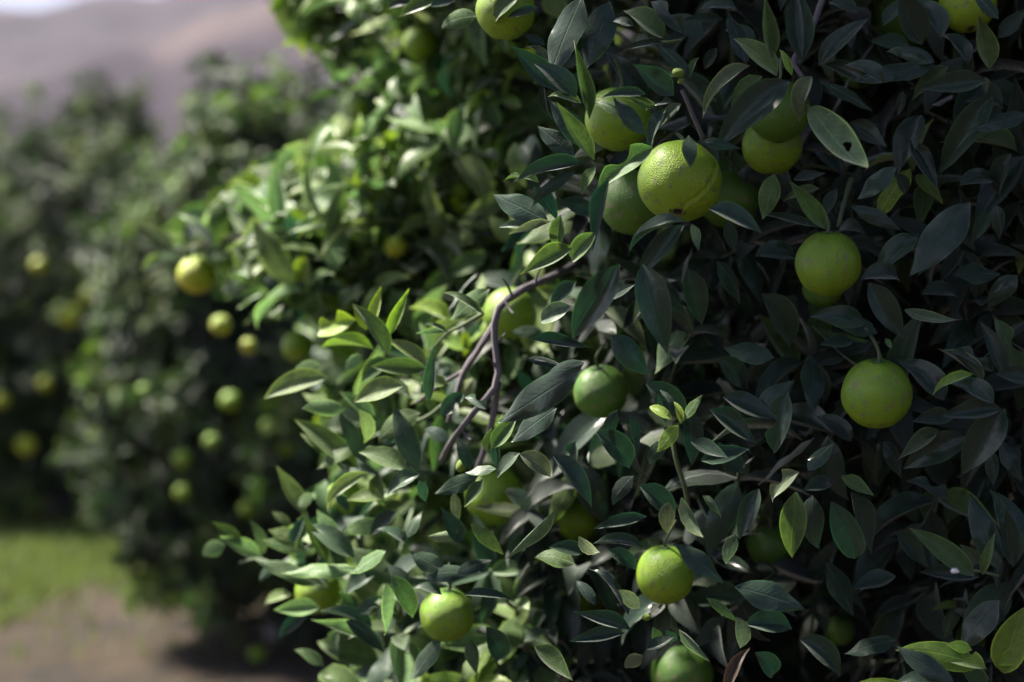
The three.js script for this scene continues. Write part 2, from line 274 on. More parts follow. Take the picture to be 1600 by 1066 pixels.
// ---------------------------------------------------------------- fruits
const peelBump = texture(1024, 512, (u, v) => {
  const a = u * 6.2832, el = (v - 0.5) * Math.PI, x = Math.cos(el) * Math.cos(a), y = Math.sin(el), z = Math.cos(el) * Math.sin(a);
  const n = noise.noise(x * 46, y * 46, z * 46) , m = noise.noise(x * 25 + 9, y * 25, z * 25); const q = 0.62 - 0.75 * Math.max(0, n - 0.05) + 0.18 * m; return [q, q, q];
});
function peelMap(seed, low, high, scars) {
  return texture(512, 256, (u, v) => {
    const a = u * 6.2832, el = (v - 0.5) * Math.PI, x = Math.cos(el) * Math.cos(a), y = Math.sin(el), z = Math.cos(el) * Math.sin(a);
    const n = fbm(x * 1.6 + seed, y * 1.6, z * 1.6, 4), f = noise.noise(x * 34, y * 34, z * 34 + seed), t = Math.min(1, Math.max(0, 0.5 + 0.42 * y + 1.0 * n));
    let c = low.map((l, q) => lerp(l, high[q], t) * (1 + 0.16 * f));
    const s = fbm(x * 5 + seed * 2, y * 3.2, z * 5, 4); if (s > scars) { const k = Math.min(0.7, (s - scars) * 7); c = [lerp(c[0], 0.17, k), lerp(c[1], 0.16, k), lerp(c[2], 0.075, k)]; }
    const w = noise.noise(x * 21 + seed, y * 21, z * 21); if (w > 0.66) c = c.map((q) => q * 0.6);
    const hue = smooth(0.9, 1, y) * 0.5; return [Math.sqrt(c[0] * (1 - hue)), Math.sqrt(c[1] * (1 - hue * 0.6)), Math.sqrt(c[2])].map((q) => q * q);
  });
}
function peelMaterial(name, seed, low, high, scars = 0.17) {
  const m = new THREE.MeshPhysicalMaterial({ roughness: 0.46, map: peelMap(seed, low, high, scars), bumpMap: peelBump, bumpScale: 0.0013 }); m.name = name; m.clearcoat = 0.25; m.clearcoatRoughness = 0.42; m.ior = 1.45; return m;
}
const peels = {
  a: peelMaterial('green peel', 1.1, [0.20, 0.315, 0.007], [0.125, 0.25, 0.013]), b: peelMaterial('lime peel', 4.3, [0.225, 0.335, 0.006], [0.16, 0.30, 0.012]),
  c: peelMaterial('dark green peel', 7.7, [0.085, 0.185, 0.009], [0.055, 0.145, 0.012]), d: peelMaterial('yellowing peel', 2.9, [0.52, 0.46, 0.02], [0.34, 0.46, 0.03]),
};
function fruitShape(seed, w, h, ridged) {
  const g = new THREE.SphereGeometry(1, w, h), p = g.attributes.position, v = V();
  const arc0 = V(0.20, -0.96, 0.2).normalize(), arc1 = V(0.80, 0.10, 0.6).normalize(), arc2 = V(0.55, 0.75, 0.35).normalize(), arc = [];
  for (let t = 0; t <= 140; t++) { const s = t / 140; arc.push(arc0.clone().multiplyScalar((1 - s) * (1 - s)).addScaledVector(arc1, 2 * s * (1 - s)).addScaledVector(arc2, s * s).normalize()); }
  for (let i = 0; i < p.count; i++) {
    v.fromBufferAttribute(p, i).normalize(); const y = v.y;
    let k = 1 + 0.06 * fbm(v.x * 1.3 + seed, v.y * 1.3, v.z * 1.3, 2) - 0.06 * Math.exp(-Math.pow((1 - y) / 0.02, 2)) + 0.012 * Math.exp(-Math.pow((1 + y) / 0.05, 2)) - 0.05 * Math.exp(-Math.pow((1 + y) / 0.006, 2));
    k += 0.006 * Math.cos(Math.atan2(v.z, v.x) * 8 + seed) * Math.exp(-Math.pow((1 - y) / 0.12, 2));
    if (ridged) {                                          // a raised segment edge running from the navel up the side
      let best = 9; for (const q of arc) { const dd = q.distanceTo(v); if (dd < Math.abs(best)) best = dd * (V().crossVectors(q, v).y > 0 ? 1 : -1); }
      k += 0.014 * Math.exp(-Math.pow(best / 0.045, 2)) - 0.03 * Math.exp(-Math.pow((best + 0.10) / 0.06, 2));
    }
    p.setXYZ(i, v.x * k, v.y * k * 0.985, v.z * k);
  }
  g.computeVertexNormals();                                // close the seam of the sphere's grid
  const n = g.attributes.normal; for (let j = 0; j <= h; j++) { const a = j * (w + 1), b = a + w, m = V().fromBufferAttribute(n, a).add(V().fromBufferAttribute(n, b)).normalize(); n.setXYZ(a, m.x, m.y, m.z); n.setXYZ(b, m.x, m.y, m.z); }
  return g;
}
const fruitShapes = [fruitShape(1, 56, 40), fruitShape(5, 56, 40), fruitShape(8, 56, 40)], farFruitShape = fruitShape(3, 28, 18), ridgedShape = fruitShape(2, 220, 160, true);
const calyxShape = (() => { const s = new THREE.Shape(); for (let i = 0; i < 20; i++) { const a = i / 20 * 6.2832, q = i % 4 === 0 ? 0.16 : i % 2 ? 0.12 : 0.085; s[i ? 'lineTo' : 'moveTo'](Math.cos(a) * q, Math.sin(a) * q); } s.closePath(); return new THREE.ExtrudeGeometry(s, { depth: 0.03, bevelEnabled: true, bevelSize: 0.015, bevelThickness: 0.015, bevelSegments: 1 }).rotateX(-Math.PI / 2); })();
const calyxMat = new THREE.MeshStandardMaterial({ roughness: 0.8 }); calyxMat.color.setRGB(0.07, 0.11, 0.035); calyxMat.name = 'calyx';
const navelMat = new THREE.MeshStandardMaterial({ roughness: 0.95 }); navelMat.color.setRGB(0.10, 0.075, 0.03); navelMat.name = 'dry navel';
const navelHoleMat = new THREE.MeshStandardMaterial({ roughness: 1 }); navelHoleMat.color.setRGB(0.012, 0.010, 0.006); navelHoleMat.name = 'navel hollow';
const fruits = [];
const fr = rng(303);
function fruit(x, y, r, d, peel, label, opt = {}) {
  const p = at(x, y, d), R = r * d / FOCAL; fruits.push({ x, y, r, d, R });
  const lone = opt.plain, tiltX = (opt.tilt ?? (fr() - 0.5) * 0.7), tiltZ = opt.lean ?? (fr() - 0.5) * 0.6, spin = opt.spin ?? fr() * 6.28;
  const group = opt.group ?? 'green oranges hanging on the nearest tree';
  if (lone) { const o = mesh(numbered('citrus_fruit'), farFruitShape, peels[peel]); o.userData = { label, category: 'citrus fruit', group }; o.position.copy(p); o.scale.setScalar(R); o.rotation.set(tiltX, spin, tiltZ); return; }
  const o = thing('citrus_fruit', label, 'citrus fruit', p, group); o.rotation.set(tiltX, spin, tiltZ); o.scale.set(R * (0.97 + 0.06 * fr()), R * (0.95 + 0.08 * fr()), R * (0.97 + 0.06 * fr()));
  mesh('peel', opt.ridged ? ridgedShape : fruitShapes[fruits.length % 3], peels[peel], o);
  const c = mesh('calyx', calyxShape, calyxMat, o); c.position.y = 0.925;
  mesh('stem', tube([V(0, 0.93, 0), V(0.04, 1.15, 0.02), V(0.02 + (fr() - 0.5) * 0.3, 1.5, -0.1), V((fr() - 0.5) * 0.6, 1.9, -0.35)], 0.055, 0.05, 6), twigMat, o);
  const nv = mesh('navel', new THREE.TorusGeometry(0.13, 0.04, 8, 22).rotateX(Math.PI / 2).scale(1.3, 0.6, 0.8), navelMat, o); nv.position.y = -0.968;
  const hole = mesh('navel_hollow', new THREE.SphereGeometry(0.10, 12, 8).scale(1.2, 0.4, 0.7), navelHoleMat, nv); hole.position.y = 0.0;
}
fruit(1062, 283, 64, 1.36, 'b', 'large ridged green orange with dark navel, biggest and brightest of the upper cluster', { ridged: true, tilt: -0.62, lean: -0.12, spin: 0.1 });
fruit(966, 186, 52, 1.44, 'b', 'green orange half hidden by a tuft of small folded leaves above the ridged orange', { lean: 0.2 });
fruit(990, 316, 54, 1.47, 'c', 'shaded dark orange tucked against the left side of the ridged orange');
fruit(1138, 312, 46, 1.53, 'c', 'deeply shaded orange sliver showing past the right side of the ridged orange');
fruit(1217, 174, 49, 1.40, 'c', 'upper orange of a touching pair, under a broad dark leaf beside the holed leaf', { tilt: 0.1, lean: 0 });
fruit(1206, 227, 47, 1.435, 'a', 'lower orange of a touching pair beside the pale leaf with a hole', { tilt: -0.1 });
fruit(1294, 412, 51, 1.36, 'a', 'round green orange with a grey scuff, smaller orange peeping out below it', { tilt: 0.15, lean: 0.05 });
fruit(1286, 449, 32, 1.47, 'c', 'bottom of a small shaded orange peeping out below the scuffed round one');
fruit(1370, 615, 54, 1.34, 'a', 'round green orange hanging alone left of the whorl of dark leaves', { tilt: 0.22, lean: 0.02, spin: 2.1 });
fruit(939, 612, 43, 1.55, 'c', 'dull dark green orange right of the forked purple grey branch', { tilt: 0.2 });
fruit(1039, 898, 46, 1.47, 'b', 'bright green orange low in the centre above a tuft of tiny leaves', { tilt: 0.3, lean: 0.1 });
fruit(698, 961, 43, 1.49, 'a', 'smooth bright green orange at the low left of the nearest tree', { tilt: 0.2, lean: -0.1 });
fruit(790, 15, 47, 1.42, 'b', 'green orange cut off by the top edge with a leaf tip across it', { tilt: -0.05 });
fruit(772, 774, 46, 1.7, 'b', 'shaded yellow green orange under the row of pale leaves below the branch');
fruit(903, 812, 36, 1.72, 'b', 'narrow lit strip of an orange between dark leaves above rounded dull leaves');
fruit(912, 930, 36, 1.75, 'b', 'small crescent of an orange among dull leaves left of the low central orange');
fruit(541, 785, 36, 1.76, 'b', 'yellow lit orange sliver behind curled leaves at the left of the nearest tree');
fruit(497, 924, 36, 1.74, 'b', 'yellow green orange half under a wavy leaf on the lowest left spray');
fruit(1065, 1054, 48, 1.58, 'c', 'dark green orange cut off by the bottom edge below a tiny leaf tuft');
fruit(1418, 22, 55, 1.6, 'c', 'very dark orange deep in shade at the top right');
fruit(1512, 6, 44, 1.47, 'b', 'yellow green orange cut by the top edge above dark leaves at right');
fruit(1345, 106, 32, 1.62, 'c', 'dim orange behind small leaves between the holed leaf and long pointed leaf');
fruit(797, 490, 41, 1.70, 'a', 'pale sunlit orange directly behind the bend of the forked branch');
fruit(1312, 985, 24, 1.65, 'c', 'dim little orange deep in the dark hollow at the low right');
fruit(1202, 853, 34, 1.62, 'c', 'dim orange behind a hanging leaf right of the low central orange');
fruit(579, 920, 26, 1.76, 'b', 'small orange patch behind dark leaves right of the lowest left spray');
const bough = 'oranges on the sunlit back of the nearest tree';
fruit(655, 68, 27, 2.15, 'b', 'blurred green orange high on the bough near the top edge', { plain: true, group: bough });
fruit(307, 430, 30, 2.4, 'd', 'blurred yellow green orange at the tip of the reaching bough', { plain: true, group: bough });
fruit(618, 386, 18, 2.02, 'd', 'small blurred yellow orange among bright young leaves', { plain: true, group: bough });
fruit(465, 541, 25, 2.4, 'b', 'blurred olive green orange left of the bright young leaves', { plain: true, group: bough });
fruit(388, 541, 13, 3.0, 'd', 'tiny blurred yellow orange below the reaching bough', { plain: true, group: bough });
fruit(720, 300, 15, 2.05, 'b', 'small half hidden blurred orange among pale leaves left of the sharp leaves', { plain: true, group: bough });
fruit(560, 165, 15, 2.4, 'b', 'small blurred orange high in the bright bough below the top edge', { plain: true, group: bough });
fruit(345, 508, 16, 3.0, 'd', 'small blurred yellow green orange below right of the bough tip orange', { plain: true, group: bough });
const farGroup = 'blurred oranges on the farther trees';
for (const [x, y, r, i, label] of [
  [115, 238, 16, 2, 'topmost blurred orange on the slender pale tree'], [142, 462, 15, 0, 'blurred yellow orange, upper of a close pair on the left edge tree'], [110, 495, 17, 0, 'blurred yellow orange, lower of a close pair on the left edge tree'],
  [160, 520, 13, 0, 'faint blurred orange just right of the close pair'], [360, 627, 16, 1, 'blurred lime orange at mid height of the dark skirted tree'], [420, 667, 13, 1, 'upper of two blurred oranges beside the nearest tree outline'],
  [448, 700, 14, 1, 'lower of two blurred oranges beside the nearest tree outline'], [41, 696, 15, 0, 'blurred bright orange near the left edge above the grass'], [180, 717, 12, 0, 'blurred yellow orange above the grass strip, middle of the left tree'],
  [285, 717, 14, 1, 'blurred orange at the left flank of the dark skirted tree'], [285, 770, 13, 1, 'lowest blurred orange at the left flank of the dark skirted tree'], [168, 772, 13, 0, 'lowest blurred orange of the left edge tree over the grass'],
  [402, 1022, 13, 1, 'blurred orange low by the soil at the bottom of the dark skirted tree'], [2, 625, 12, 0, 'blurred orange cut by the left edge of the photo'], [70, 600, 11, 0, 'faint blurred orange left of centre in the left edge tree'], [225, 612, 12, 1, 'faint blurred orange high on the left flank of the dark skirted tree'], [118, 655, 11, 0, 'dim blurred orange between the edge fruits and the grass strip fruits'], [330, 690, 12, 1, 'dim blurred orange in the middle of the dark skirted tree'], [385, 795, 12, 1, 'blurred olive orange low on the dark skirted tree behind the lowest spray'], [60, 415, 12, 0, 'small blurred orange high on the left edge tree']]) fruit(x, y, r, onTree(x, y, i), i === 2 || x < 200 ? 'd' : 'b', label, { plain: true, group: farGroup });

// ---------------------------------------------------------------- the nearest tree
const tree = thing('orange_tree', 'nearest orange tree, dark glossy leaves filling the whole right side', 'tree', V(0.62, 0, -2.6), 'orange trees of the orchard');
const base = tree.position.clone(), rel = (p) => p.clone().sub(base);
mesh('trunk', tube([V(0, -0.1, 0), V(0.02, 0.2, 0.01), V(-0.02, 0.55, 0.02)], 0.13, 0.1, 12), bark, tree);
for (const e of [V(-0.6, 1.5, -0.5), V(-0.3, 1.7, 0.5), V(0.4, 1.8, 0.4), V(0.5, 1.7, -0.5), V(-0.1, 2.1, -0.1), V(-0.6, 0.8, 0.55), V(0.5, 1.0, 0.8)]) mesh('limb', tube([V(0, 0.45, 0), e.clone().multiplyScalar(0.5).add(V(0, 0.15, 0.04)), e], 0.065, 0.014, 8), bark, tree);
const branch = (pts, r0, r1, mat = bark, name = 'branch') => mesh(name, tube(pts.map(([x, y, d]) => rel(at(x, y, d))), r0, r1, 7), mat, tree);
const forked = [[960, 380, 1.85], [862, 432, 1.58], [812, 455, 1.53], [776, 488, 1.5], [773, 530, 1.5], [777, 598, 1.5], [740, 645, 1.49], [706, 690, 1.51], [690, 720, 1.56]];
branch(forked, 0.0058, 0.0030);
for (const [x, y, dx, dy] of [[800, 462, -14, -26], [775, 540, 16, -20], [776, 575, -15, -18], [752, 632, -18, -6], [722, 672, 14, 16], [836, 444, 8, -24], [790, 472, 12, 18]]) branch([[x, y, 1.5], [x + dx * 0.5, y + dy * 0.6, 1.495], [x + dx, y + dy, 1.485]], 0.0016, 0.0008, bark, 'spur');
branch([[774, 505, 1.5], [745, 550, 1.515], [725, 580, 1.53], [708, 630, 1.54], [700, 660, 1.55]], 0.004, 0.0025);
branch([[777, 598, 1.5], [772, 640, 1.52], [758, 700, 1.54], [742, 740, 1.55]], 0.0042, 0.003);
branch([[728, 578, 1.53], [690, 600, 1.56], [650, 630, 1.6]], 0.0026, 0.002);
branch([[706, 622, 1.54], [670, 650, 1.57], [640, 662, 1.6]], 0.0028, 0.002, twigMat);
branch([[852, 170, 2.5], [740, 205, 2.3], [640, 245, 2.25], [565, 298, 2.22], [480, 340, 2.25], [380, 368, 2.28], [270, 392, 2.3]], 0.012, 0.004);
branch([[560, 300, 2.22], [556, 350, 2.2], [553, 420, 2.22]], 0.007, 0.004);
branch([[760, 120, 2.7], [640, 90, 2.6], [520, 50, 2.55], [430, 10, 2.5]], 0.01, 0.004);
branch([[1047, 665, 1.42], [1056, 715, 1.42], [1070, 760, 1.43], [1076, 790, 1.45]], 0.0022, 0.0025, twigMat);
branch([[1255, 120, 1.36], [1240, 98, 1.37], [1262, 60, 1.4], [1285, 0, 1.45]], 0.0022, 0.0034);
branch([[1066, 140, 1.34], [1085, 185, 1.35], [1098, 215, 1.36], [1100, 240, 1.42]], 0.0022, 0.0028);
branch([[1065, 63, 1.35], [1040, 66, 1.35], [1005, 64, 1.36]], 0.0018, 0.0014, twigMat);
branch([[1310, 355, 1.37], [1318, 320, 1.39], [1330, 280, 1.43]], 0.002, 0.0026, twigMat);
branch([[1560, 900, 1.31], [1530, 893, 1.31], [1500, 890, 1.32]], 0.0016, 0.0012, twigMat);
branch([[755, 490, 1.52], [720, 510, 1.54], [700, 520, 1.56], [672, 550, 1.59]], 0.0022, 0.0015, twigMat);
branch([[375, 880, 1.7], [405, 874, 1.69], [470, 905, 1.66], [510, 918, 1.66]], 0.0018, 0.0022, twigMat);

// --- leaves that stand out, one by one: kind, base x y, tip x y, width, and < nearer or > farther than the leaves round them
const leaves = [], hr = rng(77);
const faceD = (x) => x >= 850 ? 1.33 : 1.33 + (850 - x) * 0.0008;
function L(kind, bx, by, tx, ty, w, opt = {}) {
  const f = kind.slice(1), k = kind[0], d0 = opt.d ?? faceD((bx + tx) / 2) + (f === '<' ? -0.055 : f === '>' ? 0.07 : (hr() - 0.5) * 0.03), px = Math.hypot(tx - bx, ty - by), len0 = px * d0 / FOCAL;
  const dd = (opt.dd ?? (hr() - 0.62) * 0.5) * len0, p = at(bx, by, d0 - dd * 0.4), q = at(tx, ty, d0 + dd * 0.6), dir = q.clone().sub(p), len = dir.length(); dir.normalize();
  const cam = V(0, EYE, 0).sub(p).normalize(); cam.addScaledVector(dir, -cam.dot(dir)).normalize(); const side = V().crossVectors(dir, cam); if (side.y < 0) side.negate();
  const roll = (opt.roll ?? 8 + hr() * 34) * Math.PI / 180, nrm = cam.multiplyScalar(Math.cos(roll)).addScaledVector(side, Math.sin(roll)); if (k === 'u') nrm.negate();
  const wide = Math.min(0.52 * len, w * d0 / FOCAL / Math.max(0.35, Math.cos(roll)) * 1.0), form = opt.form ?? Math.floor(hr() * 7);
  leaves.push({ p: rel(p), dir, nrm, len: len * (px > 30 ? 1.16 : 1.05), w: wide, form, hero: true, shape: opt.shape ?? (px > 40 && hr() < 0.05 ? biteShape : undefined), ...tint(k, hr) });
}
//@@H
// upper left of the sharp crown
L('d', 910, -5, 856, 95, 50); L('d', 952, 3, 920, 88, 66, { roll: 5, form: 3 }); L('g', 1037, 61, 982, 5, 46, { form: 5 }); L('d<', 990, 41, 960, 24, 15); L('d', 1067, 52, 1025, -8, 32);
L('d', 1037, 66, 965, 70, 12); L('d', 872, 142, 802, 88, 34); L('d<', 900, 152, 851, 95, 32); L('g<', 920, 187, 896, 81, 22, { form: 6 }); L('g', 908, 162, 860, 135, 16, { shape: biteShape });
L('d', 922, 232, 868, 162, 38, { roll: 10 }); L('g<', 928, 251, 868, 176, 24, { form: 2 }); L('d', 897, 244, 848, 197, 36); L('d', 908, 256, 809, 267, 28, { form: 5 }); L('d', 900, 268, 820, 297, 16);
L('g', 842, 286, 792, 259, 14); L('g<', 1022, 231, 931, 273, 38, { form: 2 }); L('d<', 1053, 149, 988, 112, 36); L('d<', 1010, 148, 951, 141, 15); L('g<', 970, 178, 937, 147, 17);
L('d<', 1006, 211, 967, 157, 28); L('g<', 1026, 170, 985, 151, 15); L('d<', 1041, 171, 1002, 215, 21); L('s<', 1065, 162, 1031, 187, 21, { form: 5 }); L('d<', 1053, 161, 1006, 156, 13);
L('s<', 1172, 103, 1083, 143, 24, { roll: 45, form: 1 }); L('d', 1086, 140, 1132, 151, 19); L('d', 1076, 122, 1067, 82, 11); L('g', 1079, 122, 1082, 85, 9); L('d', 1072, 112, 1037, 68, 34);
L('g', 1069, 120, 1040, 112, 10); L('d>', 1100, 60, 1052, 20, 34); L('d', 1130, 30, 1074, 26, 14); L('d', 1150, 12, 1098, -6, 26); L('d>', 1120, 75, 1098, 105, 26);
L('d', 840, 12, 796, 22, 15); L('g', 816, -12, 757, 21, 30); L('g', 745, 25, 682, 26, 30); L('d', 650, 2, 596, 6, 14); L('g', 690, -4, 625, 14, 22); L('d', 720, -10, 672, 4, 24);
L('d>', 852, 70, 824, 52, 30); L('s>', 862, 100, 826, 56, 14); L('d>', 850, 130, 846, 190, 14);
// round the ridged orange
L('d<', 1076, 212, 1079, 250, 50, { roll: 5, dd: -0.7, form: 3, d: 1.272 }); L('d<', 1090, 221, 1153, 226, 17); L('d<', 1070, 346, 967, 351, 20, { roll: 52, form: 1 }); L('d<', 1068, 352, 990, 423, 34, { roll: 12, form: 1 }); L('s<', 1081, 350, 1086, 388, 19);
L('d<', 1108, 326, 1193, 347, 32); L('d', 856, 346, 779, 301, 44, { form: 3 }); L('s', 842, 354, 780, 345, 17); L('d>', 834, 292, 874, 333, 26); L('d', 930, 333, 878, 318, 44, { form: 2 });
L('g<', 876, 336, 863, 389, 27, { form: 1 }); L('s<', 862, 346, 805, 371, 13); L('d<', 953, 279, 936, 378, 22); L('g', 931, 261, 906, 294, 21); L('g<', 897, 387, 825, 429, 30, { form: 6 });
L('g<', 932, 364, 877, 408, 30, { form: 1 }); L('d<', 968, 413, 892, 523, 52, { form: 0, roll: 8 }); L('d<', 1004, 413, 1041, 533, 54, { form: 0, roll: 5 }); L('d', 955, 526, 1024, 577, 46, { form: 4 }); L('s', 892, 478, 834, 498, 30);
L('d<', 908, 578, 786, 650, 54, { form: 3, roll: 10 }); L('d<', 914, 567, 834, 590, 26); L('d', 870, 638, 802, 679, 40); L('g', 768, 701, 807, 656, 28, { form: 2 }); L('g', 760, 705, 770, 670, 20);
L('d', 945, 470, 985, 440, 30); L('d>', 900, 440, 860, 470, 30); L('d>', 1010, 430, 1090, 470, 40); L('d', 830, 530, 910, 545, 22); L('d', 820, 560, 895, 565, 18); L('d>', 1075, 420, 1100, 500, 40);
// young sprig in the middle
L('y<', 1051, 656, 1013, 628, 17, { form: 1 }); L('y<', 1064, 662, 1060, 626, 13); L('g<', 1067, 658, 1089, 620, 15); L('y<', 1060, 664, 1029, 701, 28, { form: 3, roll: 8 });
L('d', 1050, 650, 1048, 606, 22); L('d', 1040, 660, 1022, 612, 18);
// centre
L('d', 932, 676, 1004, 721, 40); L('d', 1041, 690, 1003, 722, 36); L('s<', 812, 710, 867, 733, 32, { form: 1 }); L('s<', 812, 708, 773, 737, 23); L('s<', 775, 733, 731, 733, 17);
L('d', 864, 712, 933, 775, 34); L('d', 989, 744, 948, 780, 25); L('d', 1010, 807, 936, 819, 20); L('d', 1005, 856, 929, 836, 21, { form: 5 }); L('d<', 1055, 852, 1129, 898, 32);
L('s<', 1045, 784, 1034, 837, 25, { form: 4 }); L('u<', 1066, 778, 1082, 839, 21); L('g', 1098, 775, 1141, 795, 27, { form: 4 }); L('g>', 898, 882, 842, 850, 28, { form: 4 }); L('d>', 914, 862, 868, 851, 26);
L('u', 905, 838, 928, 873, 23, { form: 1 }); L('d', 981, 961, 951, 876, 24); L('u<', 1001, 950, 966, 925, 31, { form: 3 }); L('d', 986, 985, 905, 964, 24); L('d', 976, 990, 901, 1013, 21);
L('s', 1004, 1024, 968, 1048, 31, { roll: 4 }); L('u', 1061, 984, 1111, 1026, 18); L('u', 866, 798, 794, 863, 17, { form: 6 }); L('d', 715, 896, 771, 864, 24); L('d', 726, 930, 798, 925, 17);
L('s>', 830, 800, 772, 922, 44, { d: 1.8 }); L('g>', 895, 780, 828, 815, 22, { d: 1.7 }); L('d', 1010, 1015, 1052, 1000, 20); L('d', 930, 945, 905, 905, 20); L('g', 1020, 980, 1035, 1015, 18); L('d', 1040, 985, 1060, 1010, 22);
L('d>', 900, 690, 880, 740, 26); L('d>', 950, 860, 1000, 880, 24); L('d', 965, 640, 935, 690, 20); L('d', 985, 650, 990, 700, 18); L('d>', 1010, 600, 1080, 640, 36); L('d', 1080, 690, 1130, 720, 36); L('d>', 1075, 640, 1090, 720, 34);
L('d>', 1000, 760, 1060, 800, 34); L('d', 1095, 720, 1160, 700, 30); L('d>', 1110, 640, 1170, 690, 36); L('g>', 835, 1010, 885, 1060, 36); L('d>', 760, 980, 800, 1040, 40); L('u>', 735, 1000, 748, 1050, 36);
// the sunlit sprays reaching left, sunlight put into many of their leaf colours
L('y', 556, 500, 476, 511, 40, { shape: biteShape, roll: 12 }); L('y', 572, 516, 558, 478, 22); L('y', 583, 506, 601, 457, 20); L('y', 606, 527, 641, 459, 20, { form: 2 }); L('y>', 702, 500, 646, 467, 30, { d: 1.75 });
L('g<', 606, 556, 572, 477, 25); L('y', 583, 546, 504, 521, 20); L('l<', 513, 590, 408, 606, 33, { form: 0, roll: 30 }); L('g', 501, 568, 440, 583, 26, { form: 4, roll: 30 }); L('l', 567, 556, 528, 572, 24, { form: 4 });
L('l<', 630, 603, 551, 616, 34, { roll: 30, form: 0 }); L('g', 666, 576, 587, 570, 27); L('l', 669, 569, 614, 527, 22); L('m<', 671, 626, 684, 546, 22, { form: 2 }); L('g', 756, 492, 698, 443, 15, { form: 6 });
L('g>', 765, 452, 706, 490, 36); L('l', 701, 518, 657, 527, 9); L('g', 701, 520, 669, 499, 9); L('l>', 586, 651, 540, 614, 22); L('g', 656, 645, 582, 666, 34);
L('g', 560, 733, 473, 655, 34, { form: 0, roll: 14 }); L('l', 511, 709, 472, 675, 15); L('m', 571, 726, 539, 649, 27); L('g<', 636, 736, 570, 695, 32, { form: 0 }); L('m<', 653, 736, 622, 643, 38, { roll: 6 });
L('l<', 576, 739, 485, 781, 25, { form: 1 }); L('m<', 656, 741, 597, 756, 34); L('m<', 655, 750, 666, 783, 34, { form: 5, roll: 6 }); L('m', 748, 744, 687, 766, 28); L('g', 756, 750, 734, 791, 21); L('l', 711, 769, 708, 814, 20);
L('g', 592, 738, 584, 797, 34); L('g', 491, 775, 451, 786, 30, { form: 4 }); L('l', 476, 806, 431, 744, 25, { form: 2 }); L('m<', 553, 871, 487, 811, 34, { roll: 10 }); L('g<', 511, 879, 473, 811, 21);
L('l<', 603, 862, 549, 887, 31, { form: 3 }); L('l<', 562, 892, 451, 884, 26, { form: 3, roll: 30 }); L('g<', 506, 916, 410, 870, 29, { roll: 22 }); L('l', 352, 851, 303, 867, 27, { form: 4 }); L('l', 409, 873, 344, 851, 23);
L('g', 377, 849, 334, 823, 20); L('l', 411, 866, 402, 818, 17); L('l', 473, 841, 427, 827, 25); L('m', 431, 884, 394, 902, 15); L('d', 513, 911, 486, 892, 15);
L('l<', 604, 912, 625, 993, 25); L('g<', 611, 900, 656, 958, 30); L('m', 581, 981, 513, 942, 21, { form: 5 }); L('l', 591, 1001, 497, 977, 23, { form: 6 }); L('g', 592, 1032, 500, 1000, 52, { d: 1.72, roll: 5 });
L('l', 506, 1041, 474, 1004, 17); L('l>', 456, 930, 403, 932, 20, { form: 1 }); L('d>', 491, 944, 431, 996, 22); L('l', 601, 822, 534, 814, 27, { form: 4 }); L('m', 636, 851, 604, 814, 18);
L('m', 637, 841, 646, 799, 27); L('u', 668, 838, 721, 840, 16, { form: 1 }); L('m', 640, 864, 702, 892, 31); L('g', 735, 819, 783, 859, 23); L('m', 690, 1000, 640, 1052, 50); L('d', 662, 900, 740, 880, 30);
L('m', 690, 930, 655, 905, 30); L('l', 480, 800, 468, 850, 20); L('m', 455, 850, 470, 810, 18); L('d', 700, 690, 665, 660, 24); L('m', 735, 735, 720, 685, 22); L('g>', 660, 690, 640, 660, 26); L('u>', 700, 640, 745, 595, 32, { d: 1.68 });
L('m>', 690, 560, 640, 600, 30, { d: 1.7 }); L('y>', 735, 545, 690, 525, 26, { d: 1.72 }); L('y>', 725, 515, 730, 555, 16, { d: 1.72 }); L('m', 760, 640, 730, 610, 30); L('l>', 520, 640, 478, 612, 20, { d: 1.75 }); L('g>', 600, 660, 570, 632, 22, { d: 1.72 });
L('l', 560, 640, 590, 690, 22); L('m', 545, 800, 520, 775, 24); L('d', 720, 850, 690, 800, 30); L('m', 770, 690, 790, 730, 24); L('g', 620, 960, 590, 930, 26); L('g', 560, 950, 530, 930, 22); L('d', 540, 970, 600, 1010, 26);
L('l<', 540, 640, 470, 632, 26); L('g', 560, 690, 500, 720, 28); L('l', 600, 780, 545, 770, 28); L('d', 620, 800, 575, 830, 26); L('g', 480, 860, 420, 840, 26); L('l', 530, 850, 500, 800, 26); L('m', 585, 900, 530, 915, 28); L('g', 640, 620, 600, 590, 28); L('m', 690, 650, 720, 610, 26); L('l', 455, 820, 430, 800, 20); L('g', 610, 560, 560, 590, 26); L('l', 500, 950, 440, 960, 26); L('m', 560, 960, 600, 930, 28); L('d', 640, 920, 610, 880, 28); L('l', 700, 600, 660, 590, 24); L('m', 545, 740, 520, 700, 26);
